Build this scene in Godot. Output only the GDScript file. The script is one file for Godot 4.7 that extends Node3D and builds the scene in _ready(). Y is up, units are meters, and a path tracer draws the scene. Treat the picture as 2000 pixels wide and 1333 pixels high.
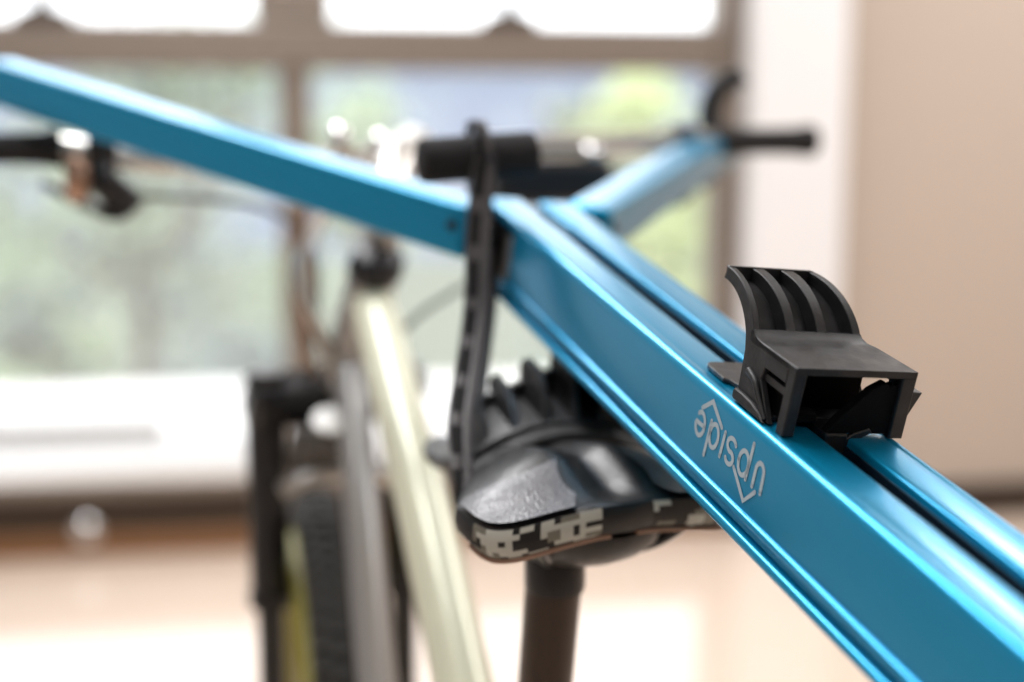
extends Node3D
# A blue aluminium bicycle rack lying over a parked bicycle, in front of a bright window.
# Metres, y up. Rack parts are given in millimetres in the rack's own frame: u across, n up, d along the beam.

# ------------------------------------------------------------------ mesh builder
class MB:
	var v := PackedVector3Array()
	var nn := PackedVector3Array()
	var uv := PackedVector2Array()
	func tri(a: Vector3, b: Vector3, c: Vector3, na: Vector3, nb: Vector3, nc: Vector3, ua := Vector2.ZERO, ub := Vector2.ZERO, uc := Vector2.ZERO) -> void:
		var g := (b - a).cross(c - a)
		if g.length_squared() < 1e-20:
			return
		if g.dot(na + nb + nc) > 0.0:
			v.append_array([a, c, b]); nn.append_array([na, nc, nb]); uv.append_array([ua, uc, ub])
		else:
			v.append_array([a, b, c]); nn.append_array([na, nb, nc]); uv.append_array([ua, ub, uc])
	func flat(a: Vector3, b: Vector3, c: Vector3, hint: Vector3) -> void:
		var g := (b - a).cross(c - a).normalized()
		if g.dot(hint) < 0.0:
			g = -g
		tri(a, b, c, g, g, g)
	func quad(a: Vector3, b: Vector3, c: Vector3, d: Vector3, hint: Vector3) -> void:
		flat(a, b, c, hint)
		flat(a, c, d, hint)
	func quad_n(p: Array, n: Array, u: Array = []) -> void:
		if u.is_empty():
			tri(p[0], p[1], p[2], n[0], n[1], n[2])
			tri(p[0], p[2], p[3], n[0], n[2], n[3])
		else:
			tri(p[0], p[1], p[2], n[0], n[1], n[2], u[0], u[1], u[2])
			tri(p[0], p[2], p[3], n[0], n[2], n[3], u[0], u[2], u[3])
	# outward normals of a counter-clockwise outline: for each edge (normal at its start, at its end)
	static func edge_normals(prof: PackedVector2Array, limit := 0.7) -> Array:
		var k := prof.size()
		var en: Array = []
		for i in k:
			var e := (prof[(i + 1) % k] - prof[i]).normalized()
			en.append(Vector2(e.y, -e.x))
		var out: Array = []
		for i in k:
			var a: Vector2 = en[i]
			var s: Vector2 = en[(i + k - 1) % k]
			var t: Vector2 = en[(i + 1) % k]
			out.append([(a + s).normalized() if a.dot(s) > limit else a, (a + t).normalized() if a.dot(t) > limit else a])
		return out
	static func inset(prof: PackedVector2Array, b: float) -> PackedVector2Array:
		var k := prof.size()
		var out := PackedVector2Array()
		for i in k:
			var e0 := (prof[i] - prof[(i + k - 1) % k]).normalized()
			var e1 := (prof[(i + 1) % k] - prof[i]).normalized()
			var n0 := Vector2(e0.y, -e0.x)
			var n1 := Vector2(e1.y, -e1.x)
			out.append(prof[i] - (n0 + n1) * (b / maxf(0.4, 1.0 + n0.dot(n1))))
		return out
	static func ccw(prof: PackedVector2Array) -> PackedVector2Array:
		var area := 0.0
		for i in prof.size():
			area += prof[i].cross(prof[(i + 1) % prof.size()])
		if area < 0.0:
			prof.reverse()
		return prof
	func cap(prof: PackedVector2Array, xf: Transform3D, hint: Vector3) -> void:
		var ix := Geometry2D.triangulate_polygon(prof)
		for i in range(0, ix.size(), 3):
			flat(xf * Vector3(prof[ix[i]].x, prof[ix[i]].y, 0), xf * Vector3(prof[ix[i + 1]].x, prof[ix[i + 1]].y, 0), xf * Vector3(prof[ix[i + 2]].x, prof[ix[i + 2]].y, 0), hint)
	# an outline pushed along z from z0 to z1 of xf, its end edges chamfered by b
	func push(prof: PackedVector2Array, xf: Transform3D, z0: float, z1: float, b := 0.0) -> void:
		prof = ccw(prof)
		var en := edge_normals(prof)
		var small := inset(prof, b) if b > 0.0 else prof
		var rows: Array = []
		if b > 0.0:
			rows = [[small, z0], [prof, z0 + b], [prof, z1 - b], [small, z1]]
		else:
			rows = [[prof, z0], [prof, z1]]
		var k := prof.size()
		for r in rows.size() - 1:
			var tilt := 0.0
			if b > 0.0:
				tilt = [-1.0, 0.0, 1.0][r]
			for i in k:
				var j := (i + 1) % k
				var a0 := xf * Vector3(rows[r][0][i].x, rows[r][0][i].y, rows[r][1])
				var b0 := xf * Vector3(rows[r][0][j].x, rows[r][0][j].y, rows[r][1])
				var a1 := xf * Vector3(rows[r + 1][0][i].x, rows[r + 1][0][i].y, rows[r + 1][1])
				var b1 := xf * Vector3(rows[r + 1][0][j].x, rows[r + 1][0][j].y, rows[r + 1][1])
				var na := (xf.basis * Vector3(en[i][0].x, en[i][0].y, tilt)).normalized()
				var nb := (xf.basis * Vector3(en[i][1].x, en[i][1].y, tilt)).normalized()
				quad_n([a0, b0, b1, a1], [na, nb, nb, na])
		var zd := xf.basis.z.normalized()
		cap(small, xf.translated_local(Vector3(0, 0, z0)), -zd)
		cap(small, xf.translated_local(Vector3(0, 0, z1)), zd)
	# an outline carried along sections [Transform3D, scale]
	func sweep(prof: PackedVector2Array, sections: Array, caps := true, v_len := 1.0) -> void:
		prof = ccw(prof)
		var en := edge_normals(prof)
		var k := prof.size()
		for r in sections.size() - 1:
			var x0: Transform3D = sections[r][0]
			var x1: Transform3D = sections[r + 1][0]
			var s0: float = sections[r][1]
			var s1: float = sections[r + 1][1]
			for i in k:
				var j := (i + 1) % k
				var na0 := (x0.basis * Vector3(en[i][0].x, en[i][0].y, 0)).normalized()
				var nb0 := (x0.basis * Vector3(en[i][1].x, en[i][1].y, 0)).normalized()
				var na1 := (x1.basis * Vector3(en[i][0].x, en[i][0].y, 0)).normalized()
				var nb1 := (x1.basis * Vector3(en[i][1].x, en[i][1].y, 0)).normalized()
				quad_n([x0 * Vector3(prof[i].x * s0, prof[i].y * s0, 0), x0 * Vector3(prof[j].x * s0, prof[j].y * s0, 0), x1 * Vector3(prof[j].x * s1, prof[j].y * s1, 0), x1 * Vector3(prof[i].x * s1, prof[i].y * s1, 0)], [na0, nb0, nb1, na1])
		if caps:
			var f: Transform3D = sections[0][0]
			var l: Transform3D = sections[-1][0]
			cap(prof, f.scaled_local(Vector3.ONE * sections[0][1]), -f.basis.z)
			cap(prof, l.scaled_local(Vector3.ONE * sections[-1][1]), l.basis.z)
	static func frames(pts: Array, width_dir := Vector3.ZERO) -> Array:
		var out: Array = []
		var up := Vector3.ZERO
		for i in pts.size():
			var t: Vector3 = (pts[mini(i + 1, pts.size() - 1)] - pts[maxi(i - 1, 0)]).normalized()
			if width_dir != Vector3.ZERO:
				up = t.cross(width_dir).normalized()
			elif up == Vector3.ZERO:
				up = (Vector3.UP if absf(t.y) < 0.9 else Vector3.RIGHT)
			var x := up.cross(t).normalized()
			up = t.cross(x).normalized()
			out.append(Transform3D(Basis(x, up, t), pts[i]))
		return out
	static func curve(pts: Array, per := 8) -> Array:
		var out: Array = []
		for i in pts.size() - 1:
			var a: Vector3 = pts[maxi(i - 1, 0)]
			var d: Vector3 = pts[mini(i + 2, pts.size() - 1)]
			for k in per:
				out.append((pts[i] as Vector3).cubic_interpolate(pts[i + 1], a, d, float(k) / per))
		out.append(pts[-1])
		return out
	func tube(pts: Array, r0: float, r1 := -1.0, segs := 14) -> void:
		if r1 < 0.0:
			r1 = r0
		var fr := frames(pts)
		var sec: Array = []
		for i in fr.size():
			sec.append([fr[i], lerpf(r0, r1, float(i) / maxf(1, fr.size() - 1))])
		sweep(circle(1.0, segs), sec)
	static func circle(r: float, segs := 14) -> PackedVector2Array:
		var p := PackedVector2Array()
		for i in segs:
			p.append(Vector2.from_angle(TAU * i / segs) * r)
		return p
	static func round_rect(w: float, h: float, r: float, segs := 4, at := Vector2.ZERO) -> PackedVector2Array:
		var p := PackedVector2Array()
		for q in 4:
			var c := Vector2([1, -1, -1, 1][q] * (w / 2 - r), [1, 1, -1, -1][q] * (h / 2 - r))
			for i in segs + 1:
				p.append(at + c + Vector2.from_angle(PI / 2 * (q + float(i) / segs)) * r)
		return p
	# a turned shape: points (radius, height) along the y of xf
	func lathe(pts: Array, xf: Transform3D, segs := 24) -> void:
		for i in pts.size() - 1:
			var p: Vector2 = pts[i]
			var q: Vector2 = pts[i + 1]
			var e := (q - p).normalized()
			var n2 := Vector2(e.y, -e.x)
			var np := n2
			var nq := n2
			if i > 0:
				var ep: Vector2 = ((pts[i] as Vector2) - pts[i - 1]).normalized()
				if ep.dot(e) > 0.6:
					np = (n2 + Vector2(ep.y, -ep.x)).normalized()
			if i < pts.size() - 2:
				var eq: Vector2 = ((pts[i + 2] as Vector2) - pts[i + 1]).normalized()
				if eq.dot(e) > 0.6:
					nq = (n2 + Vector2(eq.y, -eq.x)).normalized()
			for k in segs:
				var a := TAU * k / segs
				var b := TAU * (k + 1) / segs
				var ca := Vector3(cos(a), 0, sin(a))
				var cb := Vector3(cos(b), 0, sin(b))
				var f := func(c: Vector3, w: Vector2) -> Vector3: return xf * (c * w.x + Vector3(0, w.y, 0))
				var g := func(c: Vector3, w: Vector2) -> Vector3: return (xf.basis * (c * w.x + Vector3(0, w.y, 0))).normalized()
				quad_n([f.call(ca, p), f.call(cb, p), f.call(cb, q), f.call(ca, q)], [g.call(ca, np), g.call(cb, np), g.call(cb, nq), g.call(ca, nq)])
	func box(lo: Vector3, hi: Vector3, b := 0.0, xf := Transform3D.IDENTITY) -> void:
		var s := hi - lo
		var p := round_rect(s.x, s.y, b, 2) if b > 0.0 else PackedVector2Array([Vector2(-s.x, -s.y) / 2, Vector2(s.x, -s.y) / 2, Vector2(s.x, s.y) / 2, Vector2(-s.x, s.y) / 2])
		push(p, xf.translated_local(Vector3((lo.x + hi.x) / 2, (lo.y + hi.y) / 2, lo.z)), 0.0, s.z, b)
	func ball(c: Vector3, r: Vector3, segs := 16) -> void:
		var rows := int(segs / 2.0)
		for i in rows:
			for k in segs:
				var p: Array = []
				var n: Array = []
				for q in [[i, k], [i, k + 1], [i + 1, k + 1], [i + 1, k]]:
					var a: float = PI * q[0] / rows
					var b: float = TAU * q[1] / segs
					var d := Vector3(sin(a) * cos(b), cos(a), sin(a) * sin(b))
					p.append(c + d * r)
					n.append((d / r).normalized())
				quad_n(p, n)
	func mesh() -> ArrayMesh:
		var arr := []
		arr.resize(Mesh.ARRAY_MAX)
		arr[Mesh.ARRAY_VERTEX] = v
		arr[Mesh.ARRAY_NORMAL] = nn
		arr[Mesh.ARRAY_TEX_UV] = uv
		var m := ArrayMesh.new()
		m.add_surface_from_arrays(Mesh.PRIMITIVE_TRIANGLES, arr)
		return m

# ------------------------------------------------------------------ scene helpers
var used := {}

func numbered(called: String, under: Node) -> String:
	var key := str(under.get_instance_id()) + called
	used[key] = used.get(key, -1) + 1
	return called if used[key] == 0 else "%s_%03d" % [called, used[key]]

func tag(o: Node, label: String, category: String, group := "", kind := "") -> void:
	o.set_meta("label", label)
	o.set_meta("category", category)
	if group != "":
		o.set_meta("group", group)
	if kind != "":
		o.set_meta("kind", kind)

func thing(called: String, label: String, category: String, xf := Transform3D.IDENTITY, group := "", kind := "") -> Node3D:
	var o := Node3D.new()
	o.name = numbered(called, self)
	add_child(o, true)
	o.transform = xf
	tag(o, label, category, group, kind)
	return o

func part(called: String, b: MB, m: Material, parent: Node, kind := "") -> MeshInstance3D:
	var o := MeshInstance3D.new()
	o.name = numbered(called, parent)
	o.mesh = b.mesh()
	o.material_override = m
	parent.add_child(o, true)
	if kind != "":
		o.set_meta("kind", kind)
	return o

func lin(r: float, g: float, b: float) -> Color:
	return Color(r, g, b).linear_to_srgb()

func noise(freq: float, a: Color, b: Color, size := 256, octaves := 4, sd := 1) -> NoiseTexture2D:
	var f := FastNoiseLite.new()
	f.seed = sd
	f.frequency = freq
	f.fractal_octaves = octaves
	var g := Gradient.new()
	g.colors = PackedColorArray([a, b])
	g.offsets = PackedFloat32Array([0.0, 1.0])
	var t := NoiseTexture2D.new()
	t.width = size
	t.height = size
	t.seamless = true
	t.noise = f
	t.color_ramp = g
	return t

func mat(c: Color, rough := 0.5, metal := 0.0) -> StandardMaterial3D:
	var m := StandardMaterial3D.new()
	m.albedo_color = c
	m.roughness = rough
	m.metallic = metal
	return m

func grainy(m: StandardMaterial3D, per_metre: float, rough_lo: float, rough_hi: float, bump := 0.0, sd := 1) -> StandardMaterial3D:
	m.uv1_triplanar = true
	m.uv1_scale = Vector3.ONE * per_metre
	m.roughness = 1.0
	m.roughness_texture = noise(0.02, Color(rough_lo, rough_lo, rough_lo), Color(rough_hi, rough_hi, rough_hi), 256, 5, sd)
	if bump > 0.0:
		m.heightmap_enabled = true
		m.heightmap_scale = bump
		m.heightmap_texture = noise(0.12, Color.BLACK, Color.WHITE, 256, 3, sd + 7)
	return m

const U := 0.001
func rk(u: float, d: float, n: float) -> Vector3:      # millimetres in the rack's frame -> metres under its node
	return Vector3(u, n, -d) * U

var M := {}

func materials() -> void:
	M.blue = mat(lin(0.003, 0.31, 0.57), 0.3, 0.6)
	M.blue.metallic_specular = 0.35
	M.blue.clearcoat_enabled = true
	M.blue.clearcoat = 0.5
	M.blue.clearcoat_roughness = 0.16
	M.print = mat(lin(0.44, 0.55, 0.62), 0.6)
	M.plastic = grainy(mat(lin(0.0245, 0.0255, 0.029), 0.5), 9.0, 0.3, 0.66, 0.006, 3)
	M.plastic.albedo_texture = noise(0.014, Color(0.45, 0.45, 0.45), Color(1, 1, 1), 256, 6, 33)
	M.rubber = grainy(mat(lin(0.022, 0.022, 0.023), 0.6), 10.0, 0.5, 0.72, 0.0, 5)
	M.foam = grainy(mat(lin(0.012, 0.012, 0.013), 0.8), 40.0, 0.75, 0.95, 0.01, 6)
	M.black_metal = mat(lin(0.02, 0.02, 0.022), 0.3, 0.3)
	M.silver = mat(lin(0.62, 0.6, 0.57), 0.28, 0.9)
	M.chrome = mat(lin(0.8, 0.8, 0.8), 0.08, 1.0)
	M.cream = mat(lin(0.78, 0.79, 0.6), 0.25, 0.1)
	M.cream.clearcoat_enabled = true
	M.grey_paint = mat(lin(0.36, 0.35, 0.34), 0.3, 0.5)
	M.tyre = grainy(mat(lin(0.025, 0.023, 0.02), 0.8), 20.0, 0.7, 0.9, 0.05, 8)
	M.yellow = mat(lin(0.26, 0.23, 0.02), 0.4)
	M.copper = mat(lin(0.5, 0.31, 0.22), 0.35, 0.6)
	M.cable_brown = mat(lin(0.25, 0.12, 0.05), 0.5)
	M.cable_black = mat(lin(0.02, 0.02, 0.02), 0.5)
	M.seat_black = grainy(mat(lin(0.01, 0.01, 0.011), 0.4), 30.0, 0.28, 0.45, 0.012, 9)
	M.seat_sheen = grainy(mat(lin(0.11, 0.112, 0.125), 0.4), 12.0, 0.25, 0.6, 0.06, 10)  # paler than the black leather: window sheen put into the colour
	M.seat_sheen.rim_enabled = true
	M.seat_sheen.rim = 0.35
	M.seat_sheen.metallic_specular = 0.75
	M.seat_sheen.albedo_texture = noise(0.012, Color(0.72, 0.72, 0.76), Color(1, 1, 1), 256, 4, 12)
	M.piping = mat(lin(0.3, 0.17, 0.11), 0.5)
	M.brown_metal = mat(lin(0.035, 0.022, 0.015), 0.35, 0.4)
	M.wall = grainy(mat(lin(0.53, 0.445, 0.375), 0.8), 1.0, 0.7, 0.9, 0.03, 14)
	M.white_wall = grainy(mat(lin(0.86, 0.86, 0.87), 0.8), 1.0, 0.7, 0.9, 0.03, 15)
	M.side_wall = mat(lin(0.5, 0.52, 0.54), 0.85)
	M.ceiling = mat(lin(0.72, 0.7, 0.67), 0.9)
	M.skirting = mat(lin(0.04, 0.024, 0.015), 0.45)
	M.floor = grainy(mat(lin(0.68, 0.55, 0.45), 0.3), 0.7, 0.1, 0.15, 0.0, 16)
	M.frame = mat(lin(0.27, 0.225, 0.19), 0.38, 0.35)
	M.frame_dark = mat(lin(0.05, 0.032, 0.02), 0.45, 0.2)
	M.latch = mat(lin(0.08, 0.06, 0.05), 0.4, 0.4)
	M.glass = StandardMaterial3D.new()
	M.glass.albedo_color = Color(1, 1, 1, 0.26)  # milky white film, the veil of haze put into the panes
	M.glass.transparency = BaseMaterial3D.TRANSPARENCY_ALPHA
	M.glass.roughness = 0.0
	M.terrace = mat(lin(0.72, 0.71, 0.69), 0.8)
	M.gutter = mat(lin(0.4, 0.39, 0.38), 0.8)
	M.slot_black = mat(lin(0.002, 0.002, 0.002), 0.9)  # near-black, the shade in the strap's slots put into the colour
	M.glint_disc = mat(lin(0.9, 0.9, 0.88), 0.2)  # white, a bolt's glint put into the colour
	M.strap = grainy(mat(lin(0.06, 0.055, 0.058), 0.45), 20.0, 0.36, 0.55, 0.0, 44)
	M.inside = mat(lin(0.004, 0.004, 0.0045), 0.75)  # darker than the clamp's plastic: shade of its hollow put into the colour
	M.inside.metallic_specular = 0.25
	M.rail_slot_shade = mat(lin(0.003, 0.012, 0.025), 0.5)  # dark navy, the shade between the rails put into the colour
	M.brake = grainy(mat(lin(0.09, 0.085, 0.08), 0.5), 30.0, 0.3, 0.6, 0.05, 21)
	M.pipe = mat(lin(0.02, 0.018, 0.01), 0.6)
	M.hill = mat(Color.WHITE, 1.0)
	M.hill.uv1_triplanar = true
	M.hill.uv1_scale = Vector3.ONE * 0.08
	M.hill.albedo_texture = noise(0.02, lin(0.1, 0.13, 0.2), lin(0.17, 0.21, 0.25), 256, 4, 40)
	M.grass = mat(lin(0.1, 0.125, 0.09), 1.0)
	M.bark = mat(lin(0.1, 0.07, 0.05), 0.9)

# ------------------------------------------------------------------ build
func _ready() -> void:
	materials()
	# camera: 50 mm lens, eye 1.12 m above the floor, tipped down nine degrees, focused on the clamp
	var cam := Camera3D.new()
	cam.name = "camera"
	var at := CameraAttributesPhysical.new()
	at.frustum_focal_length = 50.0
	at.frustum_focus_distance = 0.72
	at.exposure_aperture = 2.3
	at.frustum_near = 0.05
	at.frustum_far = 400.0
	cam.attributes = at
	cam.near = 0.05
	cam.far = 400.0
	cam.position = Vector3(0, 1.12, 0)
	cam.rotation_degrees = Vector3(-9, 0, 0)
	add_child(cam)
	cam.fov = 26.98
	cam.current = true
	# white overcast daylight outside the window
	var e := Environment.new()
	e.background_mode = Environment.BG_COLOR
	e.background_color = Color(0.97, 0.985, 1.0)
	e.background_energy_multiplier = 3.7
	e.tonemap_mode = Environment.TONE_MAPPER_LINEAR
	e.tonemap_exposure = 1.12
	e.sdfgi_enabled = true
	e.ssao_enabled = true
	e.ssil_enabled = true
	var we := WorldEnvironment.new()
	we.name = "world_environment"
	we.environment = e
	add_child(we)
	room()
	outside()
	bicycle()
	rack()
	clamp_on_rail()
	cradle()
	straps()

# ------------------------------------------------------------------ the setting
var WALL := Transform3D(Basis(Vector3.UP, deg_to_rad(8.5)), Vector3(0, 0, -3.71))

func slab(called: String, label: String, lo: Vector3, hi: Vector3, m: Material, category: String, kind := "structure", b := 0.0) -> MeshInstance3D:
	var g := MB.new()
	g.box(lo, hi, b)
	var o := part(called, g, m, self)
	o.transform = WALL
	tag(o, label, category, "", kind)
	return o

func room() -> void:
	slab("floor", "glossy peach-coloured floor that mirrors the window", Vector3(-3.6, -0.2, -0.2), Vector3(3.6, 0, 7.2), M.floor, "floor")
	slab("ceiling", "plain pale ceiling above the window", Vector3(-3.6, 2.8, -0.2), Vector3(3.6, 3.0, 7.2), M.ceiling, "ceiling")
	slab("wall", "tan wall to the right of the white pilaster", Vector3(0.868, 0, -0.2), Vector3(3.6, 2.8, 0), M.wall, "wall")
	slab("wall", "plain wall beyond the left end of the window", Vector3(-3.6, 0, -0.2), Vector3(-2.3, 2.8, 0), M.white_wall, "wall")
	slab("wall", "narrow wall strip above the window", Vector3(-2.3, 2.62, -0.2), Vector3(0.615, 2.8, 0), M.white_wall, "wall")
	slab("wall", "plain side wall left of the room", Vector3(-3.8, 0, -0.2), Vector3(-3.6, 2.8, 7.2), M.side_wall, "wall")
	slab("wall", "tan side wall right of the room", Vector3(3.6, 0, -0.2), Vector3(3.8, 2.8, 7.2), M.wall, "wall")
	slab("wall", "dark wall facing the window", Vector3(-3.6, 0, 7.2), Vector3(3.6, 2.8, 7.4), M.skirting, "wall")
	slab("pilaster", "white pilaster between the window and the tan wall", Vector3(0.615, 0, -0.2), Vector3(0.868, 2.8, 0.1), M.white_wall, "pilaster", "structure", 0.006)
	slab("skirting", "dark brown skirting board along the tan wall", Vector3(0.871, 0, 0.001), Vector3(3.6, 0.1, 0.018), M.skirting, "skirting", "structure", 0.003)
	# the window: a frame of brown metal, two lower panes and a row of upper panes
	var w := thing("window", "large brown framed window with bright panes behind the bicycle", "window", WALL)
	var g := MB.new()
	g.box(Vector3(-2.3, 2.55, -0.12), Vector3(0.615, 2.62, 0.02), 0.008)
	g.box(Vector3(0.54, 0.205, -0.12), Vector3(0.612, 2.55, 0.02), 0.008)
	g.box(Vector3(-2.3, 0.205, -0.12), Vector3(-2.22, 2.55, 0.02), 0.008)
	part("frame", g, M.frame, w)
	g = MB.new()
	g.box(Vector3(-2.3, 0.166, -0.16), Vector3(0.613, 0.205, 0.05), 0.006)
	part("sill", g, M.frame, w)
	g = MB.new()
	g.box(Vector3(-2.3, 0.06, -0.14), Vector3(0.612, 0.166, 0.02), 0.004)
	part("bottom_rail", g, M.frame_dark, w)
	g = MB.new()
	g.box(Vector3(-2.3, 0.0, -0.14), Vector3(0.611, 0.06, 0.034), 0.004)
	part("kick_board", g, M.cable_brown, w)
	for x in [-0.553, -1.72]:
		g = MB.new()
		g.box(Vector3(x - 0.043, 0.205, -0.1), Vector3(x + 0.043, 1.232, 0.015), 0.006)
		g.box(Vector3(x - 0.098, 1.35, -0.1), Vector3(x + 0.098, 2.55, 0.015), 0.012)
		part("mullion", g, M.frame, w)
	g = MB.new()
	g.box(Vector3(-2.22, 1.232, -0.11), Vector3(0.54, 1.35, 0.03), 0.01)
	part("transom", g, M.frame, w)
	for x in [-1.15, -0.01]:
		g = MB.new()
		g.push(PackedVector2Array([Vector2(-0.075, 0), Vector2(0.075, 0), Vector2(0.06, 0.022), Vector2(0.018, 0.034), Vector2(0.012, 0.12), Vector2(-0.012, 0.12), Vector2(-0.018, 0.034), Vector2(-0.06, 0.022)]), Transform3D(Basis.IDENTITY, Vector3(x, 1.35, 0.0)), 0.0, 0.035, 0.003)
		part("latch", g, M.latch, w)
	for q in [[-2.22, -1.763, 0.205, 1.232], [-1.677, -0.596, 0.205, 1.232], [-0.51, 0.54, 0.205, 1.232], [-2.22, -1.818, 1.35, 2.55], [-1.622, -0.651, 1.35, 2.55], [-0.455, 0.54, 1.35, 2.55]]:
		g = MB.new()
		g.quad(Vector3(q[0], q[2], -0.06), Vector3(q[1], q[2], -0.06), Vector3(q[1], q[3], -0.06), Vector3(q[0], q[3], -0.06), Vector3.BACK)
		part("pane", g, M.glass, w)
	# a round silver stop on the bottom rail
	g = MB.new()
	g.lathe([Vector2(0, 0.036), Vector2(0.02, 0.034), Vector2(0.034, 0.024), Vector2(0.04, 0.0)], WALL * Transform3D(Basis(Vector3.RIGHT, PI / 2), Vector3(-1.105, 0.075, 0.024)))
	tag(part("door_stop", g, M.chrome, self), "round silver stop low on the brown window rail at far left", "door stop")
	# unseen ceiling lamps, added for fill and for streak reflections on the rails
	for q in [[-0.85, 1.65, 0.42, 2.7, 5.2], [1.75, 1.65, 0.42, 2.7, 5.2], [-1.4, 5.2, 1.4, 0.8, 1.2], [1.4, 5.2, 1.4, 0.8, 1.2]]:
		var t := thing("added_ceiling_lamp", "unseen added white %s ceiling lamp on the %s, %s the window" % ["long narrow" if q[3] > 2 else "square panel", "left" if q[0] < 0 else "right", "near" if q[1] < 2 else "far from"], "lamp", WALL * Transform3D(Basis.IDENTITY, Vector3(q[0], 2.78, q[1])), "added ceiling lamps")
		var b := MB.new()
		b.box(Vector3(-q[2] / 2, -0.01, -q[3] / 2), Vector3(q[2] / 2, 0.02, q[3] / 2), 0.004)
		var glow := mat(Color(1, 0.97, 0.92), 0.6)
		glow.emission_enabled = true
		glow.emission = Color(1, 0.96, 0.9)
		glow.emission_energy_multiplier = 3.0 if q[3] > 2 else 0.8
		part("diffuser", b, glow, t)
		var l := AreaLight3D.new()
		l.name = "panel_light"
		l.area_size = Vector2(q[2] - 0.04, q[3] - 0.04)
		l.light_color = Color(0.97, 0.98, 1.0)
		l.light_energy = q[4]
		l.light_size = 1.0
		l.shadow_enabled = true
		l.position = Vector3(0, -0.03, 0)
		l.rotation_degrees = Vector3(-90, 0, 0)
		t.add_child(l)

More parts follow.
